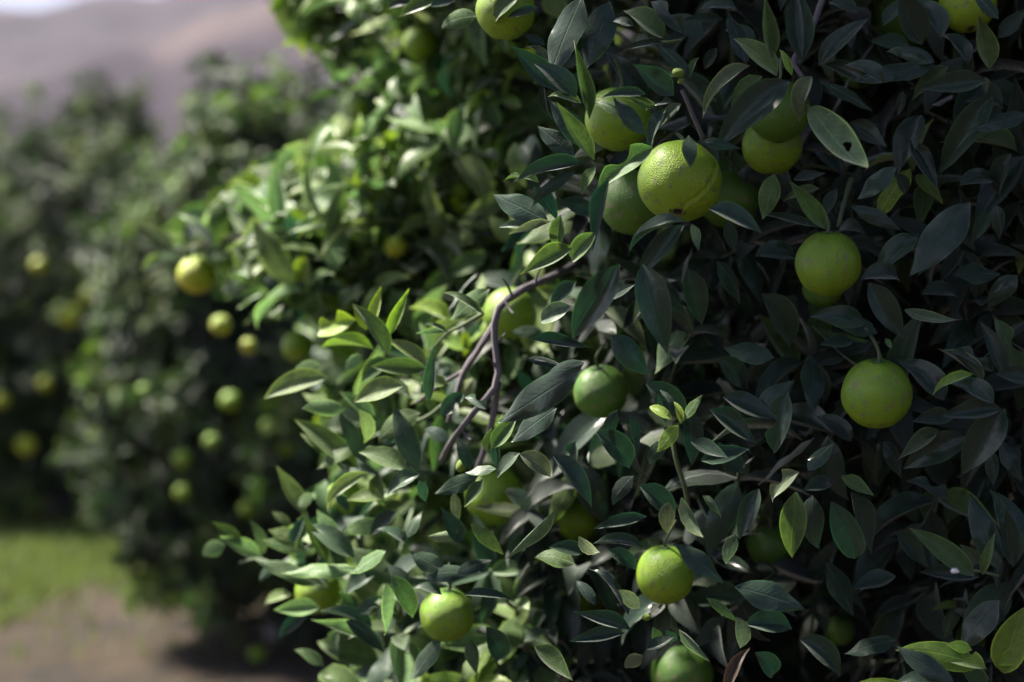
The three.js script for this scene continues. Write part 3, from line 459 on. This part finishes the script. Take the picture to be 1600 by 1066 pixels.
// upper right
L('d', 1253, 99, 1243, -10, 44, { roll: 6 }); L('g<', 1206, 93, 1188, 7, 23, { form: 2 }); L('d', 1166, 101, 1150, 21, 29); L('g<', 1214, 119, 1161, 52, 31, { form: 0 }); L('d>', 1181, 62, 1136, 27, 24);
L('d', 1280, 103, 1341, 24, 31); L('d', 1289, 101, 1351, 133, 23); L('d', 1281, 127, 1358, 158, 17); L('d<', 1233, 127, 1127, 204, 52, { form: 0, roll: 24 }); L('s<', 1269, 119, 1240, 178, 35, { form: 5 });
L('g', 1191, 119, 1142, 154, 29); L('u<', 1262, 163, 1347, 272, 50, { shape: holeShape, roll: 10, dd: -0.1 }); L('y', 1238, 119, 1225, 69, 11, { form: 4 }); L('d', 1463, 103, 1352, 112, 31, { roll: 30 }); L('d', 1461, 98, 1398, 61, 22);
L('d', 1541, 127, 1447, 149, 33, { roll: 30 }); L('g', 1481, 104, 1430, 139, 23); L('g', 1546, 109, 1519, 39, 36, { form: 2 }); L('d', 1512, 101, 1486, 27, 28); L('s', 1540, 120, 1548, 144, 15);
L('d', 1551, 150, 1470, 251, 46, { roll: 8, form: 1 }); L('d', 1606, 180, 1529, 190, 28); L('d', 1410, 143, 1415, 181, 33); L('g', 1210, 272, 1194, 330, 50, { roll: 4, form: 3 }); L('g<', 1291, 358, 1233, 291, 27, { form: 2 });
L('d', 1279, 355, 1202, 328, 15); L('g', 1281, 295, 1227, 303, 15); L('d', 1240, 281, 1286, 279, 18); L('d', 1308, 295, 1295, 339, 21); L('d', 1401, 262, 1344, 301, 35);
L('d', 1400, 271, 1425, 303, 30); L('d', 1330, 322, 1401, 352, 24); L('d<', 1515, 317, 1435, 407, 60, { form: 3, roll: 12 }); L('d', 1552, 326, 1520, 373, 22); L('d', 1555, 321, 1580, 372, 26);
L('d', 1435, 371, 1367, 404, 38); L('d<', 1346, 436, 1420, 410, 29); L('d<', 1357, 442, 1412, 521, 42, { form: 0, roll: 8 }); L('u', 1414, 484, 1483, 525, 23, { form: 4, roll: 42 }); L('d', 1351, 506, 1283, 486, 38);
L('d', 1371, 521, 1313, 487, 32); L('d', 1334, 534, 1285, 546, 24); L('g<', 1384, 529, 1392, 547, 10); L('d>', 1350, 40, 1300, 60, 30); L('d>', 1340, 20, 1300, -10, 30); L('d>', 1420, 70, 1370, 60, 30);
L('d>', 1330, 190, 1380, 230, 36); L('d>', 1440, 180, 1400, 250, 40); L('d>', 1560, 60, 1600, 20, 34); L('d>', 1420, 220, 1450, 290, 36); L('d>', 1500, 290, 1560, 260, 30); L('d>', 1580, 240, 1540, 300, 32); L('d>', 1490, 430, 1560, 420, 34);
L('d>', 1180, 400, 1250, 380, 36); L('d>', 1190, 460, 1250, 530, 44); L('d>', 1120, 410, 1180, 460, 40); L('d>', 1440, 460, 1500, 440, 30); L('d>', 1590, 430, 1540, 470, 34); L('d', 1135, 345, 1150, 388, 22); L('d>', 1470, 380, 1440, 430, 30);
// right
L('s', 1536, 599, 1482, 537, 24, { form: 5 }); L('d', 1553, 581, 1507, 535, 30); L('d', 1568, 586, 1547, 512, 27); L('g', 1592, 581, 1571, 502, 36, { form: 5 }); L('y<', 1522, 585, 1451, 597, 18, { form: 1, roll: 30 });
L('d<', 1553, 631, 1492, 588, 33); L('d<', 1611, 590, 1554, 593, 30); L('d<', 1565, 639, 1475, 663, 30, { roll: 30 }); L('d', 1491, 650, 1429, 666, 27); L('s', 1466, 671, 1410, 717, 25);
L('d', 1513, 681, 1417, 723, 46, { roll: 12 }); L('d<', 1571, 639, 1506, 732, 54, { roll: 6, form: 0 }); L('d', 1560, 690, 1601, 743, 42); L('d', 1545, 704, 1572, 759, 32); L('d', 1476, 626, 1417, 556, 46);
L('d>', 1321, 590, 1236, 613, 36, { d: 1.5 }); L('d', 1231, 614, 1199, 702, 42); L('d', 1263, 736, 1295, 683, 27); L('s<', 1249, 738, 1187, 771, 31, { form: 1, roll: 30 }); L('d', 1256, 766, 1309, 742, 25);
L('g', 1315, 744, 1357, 774, 25); L('g<', 1244, 769, 1236, 867, 43, { roll: 4, form: 0 }); L('d', 1270, 774, 1257, 862, 36); L('d<', 1299, 784, 1351, 889, 46, { roll: 6, form: 1 }); L('d', 1330, 769, 1351, 852, 42);
L('d<', 1149, 917, 1248, 941, 45, { roll: 24 }); L('d', 1164, 976, 1241, 971, 34); L('g', 1104, 934, 1160, 969, 17); L('s', 1150, 964, 1173, 1014, 27); L('s', 1150, 834, 1126, 884, 22);
L('d', 1186, 764, 1154, 832, 30); L('g<', 1523, 901, 1438, 829, 34, { form: 0, roll: 14 }); L('d', 1531, 901, 1439, 908, 28, { roll: 30 }); L('d', 1561, 893, 1524, 786, 43, { roll: 5 }); L('g<', 1535, 899, 1549, 842, 16);
L('d', 1583, 886, 1568, 802, 31); L('d', 1601, 866, 1570, 762, 42); L('s', 1532, 881, 1499, 854, 21); L('d', 1562, 938, 1497, 1004, 60, { form: 3 }); L('d', 1572, 959, 1521, 969, 28);
L('y<', 1532, 1042, 1432, 997, 38, { form: 4 }); L('y<', 1541, 1046, 1471, 1009, 30, { form: 2 }); L('y<', 1519, 1016, 1484, 1002, 25); L('y<', 1569, 1052, 1592, 960, 60, { form: 5, roll: 14 }); L('y<', 1560, 1040, 1612, 1008, 26);
L('g', 1540, 1080, 1510, 1030, 34, { form: 1 }); L('d<', 1492, 1072, 1416, 1016, 36); L('d', 1470, 1070, 1411, 1050, 26); L('y', 1422, 1078, 1337, 1061, 22); L('r>', 1137, 1085, 1149, 1015, 18);
L('d>', 1120, 560, 1180, 600, 40); L('d>', 1130, 620, 1200, 660, 40); L('d>', 1180, 650, 1230, 600, 40); L('d>', 1330, 690, 1290, 640, 40); L('d>', 1380, 690, 1430, 740, 34); L('d>', 1290, 880, 1340, 950, 40); L('d>', 1400, 900, 1340, 930, 40);
L('d>', 1210, 560, 1140, 540, 40); L('d>', 1250, 1000, 1320, 1040, 40); L('d>', 1400, 830, 1440, 880, 34); L('d>', 1180, 1020, 1230, 1060, 36); L('d>', 1480, 780, 1440, 740, 36); L('d>', 1400, 1000, 1330, 1010, 34); L('d>', 1160, 740, 1120, 700, 36);
// the bough behind, in the sun
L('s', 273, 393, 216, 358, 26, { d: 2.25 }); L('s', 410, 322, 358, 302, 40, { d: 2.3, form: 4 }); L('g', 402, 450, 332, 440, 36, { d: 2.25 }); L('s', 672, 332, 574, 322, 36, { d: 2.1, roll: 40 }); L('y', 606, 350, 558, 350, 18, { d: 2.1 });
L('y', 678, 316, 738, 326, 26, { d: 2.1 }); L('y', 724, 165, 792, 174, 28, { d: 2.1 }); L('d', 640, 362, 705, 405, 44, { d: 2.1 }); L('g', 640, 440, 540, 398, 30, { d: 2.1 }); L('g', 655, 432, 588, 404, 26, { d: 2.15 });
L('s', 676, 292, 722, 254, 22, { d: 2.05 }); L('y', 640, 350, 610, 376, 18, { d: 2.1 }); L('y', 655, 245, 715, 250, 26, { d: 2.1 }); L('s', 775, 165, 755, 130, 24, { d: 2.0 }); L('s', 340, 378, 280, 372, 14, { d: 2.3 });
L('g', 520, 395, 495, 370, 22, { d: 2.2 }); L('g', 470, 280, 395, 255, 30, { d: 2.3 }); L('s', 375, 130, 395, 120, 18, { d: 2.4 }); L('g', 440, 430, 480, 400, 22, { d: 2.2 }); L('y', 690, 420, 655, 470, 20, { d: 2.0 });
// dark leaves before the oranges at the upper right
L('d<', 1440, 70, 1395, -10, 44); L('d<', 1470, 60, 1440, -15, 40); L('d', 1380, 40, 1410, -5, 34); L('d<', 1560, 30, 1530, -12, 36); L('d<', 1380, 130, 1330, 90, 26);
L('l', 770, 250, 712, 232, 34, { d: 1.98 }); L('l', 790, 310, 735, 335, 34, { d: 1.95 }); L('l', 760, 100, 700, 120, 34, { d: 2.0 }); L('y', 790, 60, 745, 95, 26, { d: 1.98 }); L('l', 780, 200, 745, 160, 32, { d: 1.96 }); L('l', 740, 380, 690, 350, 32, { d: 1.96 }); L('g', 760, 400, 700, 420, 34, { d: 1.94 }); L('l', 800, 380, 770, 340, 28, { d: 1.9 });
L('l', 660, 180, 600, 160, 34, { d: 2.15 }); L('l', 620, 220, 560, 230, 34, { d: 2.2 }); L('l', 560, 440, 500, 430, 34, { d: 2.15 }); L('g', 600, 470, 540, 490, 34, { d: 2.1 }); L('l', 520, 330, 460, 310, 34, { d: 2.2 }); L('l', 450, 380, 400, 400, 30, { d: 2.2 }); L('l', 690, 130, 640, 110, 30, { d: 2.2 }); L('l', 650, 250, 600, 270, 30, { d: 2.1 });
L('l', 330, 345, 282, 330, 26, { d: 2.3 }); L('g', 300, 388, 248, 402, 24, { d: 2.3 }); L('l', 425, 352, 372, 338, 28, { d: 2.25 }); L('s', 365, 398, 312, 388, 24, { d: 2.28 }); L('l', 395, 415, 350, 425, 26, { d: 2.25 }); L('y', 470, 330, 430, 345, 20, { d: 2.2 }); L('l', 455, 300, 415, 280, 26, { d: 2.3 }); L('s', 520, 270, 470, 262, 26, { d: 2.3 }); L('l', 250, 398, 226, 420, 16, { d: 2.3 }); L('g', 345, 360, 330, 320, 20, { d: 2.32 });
L('m', 850, 520, 806, 515, 26, { d: 1.62 });
//@@E

// --- all other leaves: twig ends spread over the crown's lobes
const twigs = [];
const sharpEdge = [[-60, 700], [0, 690], [60, 745], [100, 800], [250, 790], [330, 772], [400, 770], [450, 700], [500, 610], [560, 530], [600, 510], [650, 525], [700, 545], [750, 490], [800, 440], [850, 415], [900, 440], [950, 500], [1000, 485], [1066, 440], [1150, 400]];
const boughEdge = [[-60, 395], [0, 420], [60, 450], [100, 480], [130, 510], [160, 545], [200, 480], [230, 420], [260, 370], [300, 335], [340, 300], [365, 235], [420, 285], [470, 340], [520, 440], [560, 475], [620, 490], [700, 480], [760, 500], [1150, 520]];
const forkPx = forked.map(([x, y]) => [x, y]);
function nearSegment(x, y, lim) { for (let i = 1; i < forkPx.length - 1; i++) { const [ax, ay] = forkPx[i - 1], [bx, by] = forkPx[i], t = Math.min(1, Math.max(0, ((x - ax) * (bx - ax) + (y - ay) * (by - ay)) / ((bx - ax) ** 2 + (by - ay) ** 2))); if (Math.hypot(x - ax - t * (bx - ax), y - ay - t * (by - ay)) < lim) return true; } return false; }
function allowed(l) {
  const a = l.p.clone().add(base), tipP = a.clone().addScaledVector(l.dir, l.len), mid = a.clone().addScaledVector(l.dir, l.len * 0.55);
  for (const q of [a, tipP, mid]) {
    if (q.z > -1.05) { if (q.x < 0.62) return false; continue; }
    const [x, y] = toPx(q), d = -q.z; if (x < -300 || x > 1700 || y < -160 || y > 1220) continue;
    if (d < 1.92 && x < table(sharpEdge, y) + 12) return false; if (d >= 1.92 && x < table(boughEdge, y) + 4) return false;
    if (d < faceD(x) + (x > 820 ? 0.085 : 0.04)) return false;
    if (d < 1.56 && y > 420 && nearSegment(x, y, 16)) return false;
    for (const f of fruits) if (d < f.d + 0.02 && Math.hypot(x - f.x, y - f.y) < f.r * (f.x === 797 ? 1 : f.d > 1.95 ? 1.7 : f.d > 1.55 ? 0.76 : 0.98)) return false;
  }
  return true;
}
const lobes = [
  { c: V(0.70, 1.2, -2.42), r: V(1.06, 1.5, 1.09), n: 3600, s: 1, young: 0.04 }, { c: V(0.32, 1.32, -3.2), r: V(0.78, 0.82, 0.8), n: 1100, s: 2, young: 0.2 }, { c: V(1.0, 1.15, -2.0), r: V(0.8, 1.2, 0.85), n: 1500, s: 6, young: 0.03 },
  { c: V(0.95, 2.1, -2.5), r: V(0.9, 0.8, 0.9), n: 900, s: 3, young: 0.1 }, { c: V(-0.06, 0.78, -1.95), r: V(0.38, 0.42, 0.36), n: 420, s: 4, young: 0.06 }, { c: V(0.70, 1.98, -1.84), r: V(1.05, 0.42, 0.66), n: 2500, s: 8, young: 0.05 }, { c: V(-0.34, 1.28, -2.5), r: V(0.46, 0.36, 0.42), n: 520, s: 5, young: 0.3 }, { c: V(-0.14, 1.75, -2.65), r: V(0.36, 0.26, 0.36), n: 190, s: 7, young: 0.25 }, { c: V(0.0, 1.2, -2.85), r: V(0.42, 0.5, 0.4), n: 420, s: 9, young: 0.15 }, { c: V(-0.03, 1.48, -2.12), r: V(0.20, 0.28, 0.17), n: 100, s: 10, young: 0.25 }, { c: V(-0.2, 1.18, -2.05), r: V(0.2, 0.2, 0.16), n: 80, s: 11, young: 0.2 }, { c: V(-0.50, 1.35, -2.4), r: V(0.17, 0.10, 0.16), n: 46, s: 12, young: 0.3 }, { c: V(-0.36, 1.78, -2.5), r: V(0.12, 0.10, 0.14), n: 36, s: 13, young: 0.25 },  // the wide flat lobe is an unseen overhang added to shade the right
];
for (const b of lobes) {
  const r = rng(900 + b.s);
  for (let i = 0; i < b.n; i++) {
    let u; do u = V(r() * 2 - 1, r() * 2 - 1, r() * 2 - 1); while (u.length() > 1); u.normalize();
    const lump = 1 + 0.12 * fbm(u.x * 3 + b.s, u.y * 3, u.z * 3, 3), f = (r() < 0.78 ? 0.84 + 0.18 * r() : 0.45 + 0.4 * r()) * lump;
    const p = V(u.x * b.r.x, u.y * b.r.y, u.z * b.r.z).multiplyScalar(f).add(b.c).sub(base); if (p.y < 0.12) continue;
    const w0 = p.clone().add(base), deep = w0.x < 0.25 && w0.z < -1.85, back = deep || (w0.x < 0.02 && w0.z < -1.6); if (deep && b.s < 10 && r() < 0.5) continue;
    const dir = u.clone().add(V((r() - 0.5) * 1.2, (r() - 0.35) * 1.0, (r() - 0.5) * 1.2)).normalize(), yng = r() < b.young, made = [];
    spray(made, p, dir, 6 + Math.floor(r() * 5), (yng ? 0.056 : 0.076) * (deep ? 1.2 : 1.05), r, (q) => tint(yng ? (q() < 0.6 ? 'y' : 'g') : back ? (q() < (deep ? 0.62 : 0.3) ? 'l' : q() < (deep ? 0.7 : 0.4) ? 'g' : q() < 0.5 ? 'm' : 'd') : q() < 0.3 ? 'm' : q() < 0.1 ? 'g' : q() < 0.06 ? 's' : q() < 0.05 ? 'u' : 'd', q, back ? 1 : 0.46), null);  // sun side paler, inner leaves darkened: light and shade put into leaf colour
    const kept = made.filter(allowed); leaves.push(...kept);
    if (kept.length > made.length * 0.7 && u.z > -0.2) twigs.push([p.clone().addScaledVector(dir, -0.11), p.clone().addScaledVector(dir, 0.012)]);
  }
}
// --- which leaves show most: an id buffer of the leaf outlines seen from the camera
{
  const S = 0.4, W = Math.round(1600 * S), H = Math.round(1066 * S), zb = new Float32Array(W * H).fill(1e9), id = new Int32Array(W * H).fill(-1), m = new THREE.Matrix4(), outline = [[0, 0], [0.2, 0.45], [0.21, 0.42], [0, 1], [-0.21, 0.42]];
  const tri = (a, b, c, n) => {
    const x0 = Math.max(0, Math.floor(Math.min(a[0], b[0], c[0]))), x1 = Math.min(W - 1, Math.ceil(Math.max(a[0], b[0], c[0]))), y0 = Math.max(0, Math.floor(Math.min(a[1], b[1], c[1]))), y1 = Math.min(H - 1, Math.ceil(Math.max(a[1], b[1], c[1])));
    const D = (b[0] - a[0]) * (c[1] - a[1]) - (c[0] - a[0]) * (b[1] - a[1]); if (Math.abs(D) < 1e-6) return;
    for (let y = y0; y <= y1; y++) for (let x = x0; x <= x1; x++) {
      const u = ((x - a[0]) * (c[1] - a[1]) - (c[0] - a[0]) * (y - a[1])) / D, v = ((b[0] - a[0]) * (y - a[1]) - (x - a[0]) * (b[1] - a[1])) / D; if (u < 0 || v < 0 || u + v > 1) continue;
      const z = a[2] + u * (b[2] - a[2]) + v * (c[2] - a[2]), k = y * W + x; if (z < zb[k]) { zb[k] = z; id[k] = n; }
    }
  };
  leaves.forEach((l, n) => {
    leafMatrix(l, m); const q = [[0, 0], [0.2, 0.4], [0, 1], [-0.2, 0.4]].map(([x, y]) => { const p = V(x, y, 0).applyMatrix4(m).add(base); if (p.z > -0.3) return null; const [a, b] = toPx(p); return [a * S, b * S, -p.z]; });
    if (q.some((a) => !a)) return; tri(q[0], q[1], q[2], n); tri(q[0], q[2], q[3], n);
  });
  for (const f of fruits) { const x0 = Math.round(f.x * S), y0 = Math.round(f.y * S), r = Math.round(f.r * S); for (let y = Math.max(0, y0 - r); y <= Math.min(H - 1, y0 + r); y++) for (let x = Math.max(0, x0 - r); x <= Math.min(W - 1, x0 + r); x++) if ((x - x0) ** 2 + (y - y0) ** 2 < r * r && f.d - f.R < zb[y * W + x]) { zb[y * W + x] = f.d - f.R; id[y * W + x] = -1; } }
  for (const n of id) if (n >= 0) leaves[n].seen = (leaves[n].seen ?? 0) + 1;
}
const ranked = leaves.filter((l) => l.seen).sort((a, b) => b.seen - a.seen), shown = new Set(ranked.slice(0, 300));
for (const l of leaves) if (l.shape) shown.add(l);
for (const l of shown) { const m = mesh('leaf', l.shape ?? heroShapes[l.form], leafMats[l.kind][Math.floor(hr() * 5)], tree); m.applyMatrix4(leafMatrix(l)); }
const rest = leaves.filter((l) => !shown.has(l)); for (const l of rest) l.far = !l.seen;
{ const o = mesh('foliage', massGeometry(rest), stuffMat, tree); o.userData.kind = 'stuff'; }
{ const o = mesh('twigs', mergeGeometries(twigs.map(([a, b]) => tube([a, a.clone().lerp(b, 0.5).add(V(0, 0.004, 0)), b], 0.0022, 0.0013, 4, 3))), twigMat, tree); o.userData.kind = 'stuff'; }
// --- small things: fruitlets on the young tuft, a pale fluffy insect on a dark leaf
for (const [x, y, q] of [[1060, 114, 0.0042], [1064, 127, 0.0024], [722, 727, 0.0058], [1010, 965, 0.003]]) { const o = mesh('fruitlet', new THREE.SphereGeometry(1, 14, 10), peels.b, tree); o.position.copy(rel(at(x, y, x < 800 ? 1.42 : 1.27))); o.scale.set(q, q * 1.35, q); o.rotation.z = x; }
{
  const o = thing('insect', 'tiny white fluffy insect sitting on a dark leaf at the right', 'insect', at(1492, 893, 1.262)), r = rng(12), tufts = [];
  mesh('body', new THREE.SphereGeometry(0.0022, 12, 8).scale(1.5, 0.9, 1), new THREE.MeshStandardMaterial({ roughness: 1, color: new THREE.Color().setRGB(0.62, 0.62, 0.66) }), o);
  for (let i = 0; i < 40; i++) { const u = V(r() - 0.5, r() - 0.2, r() - 0.3).normalize(); tufts.push(new THREE.ConeGeometry(0.0003, 0.003, 4).rotateX(Math.PI / 2).lookAt(u).translate(u.x * 0.0034, u.y * 0.0026, u.z * 0.0026)); }
  mesh('fluff', mergeGeometries(tufts), new THREE.MeshStandardMaterial({ roughness: 1, color: new THREE.Color().setRGB(0.75, 0.75, 0.8) }), o);
}
console.log('leaves', leaves.length, 'heroes', leaves.filter((l) => l.hero).length, 'seen', ranked.length, 'smallest part', ranked[299]?.seen);

renderer.render(scene, camera);
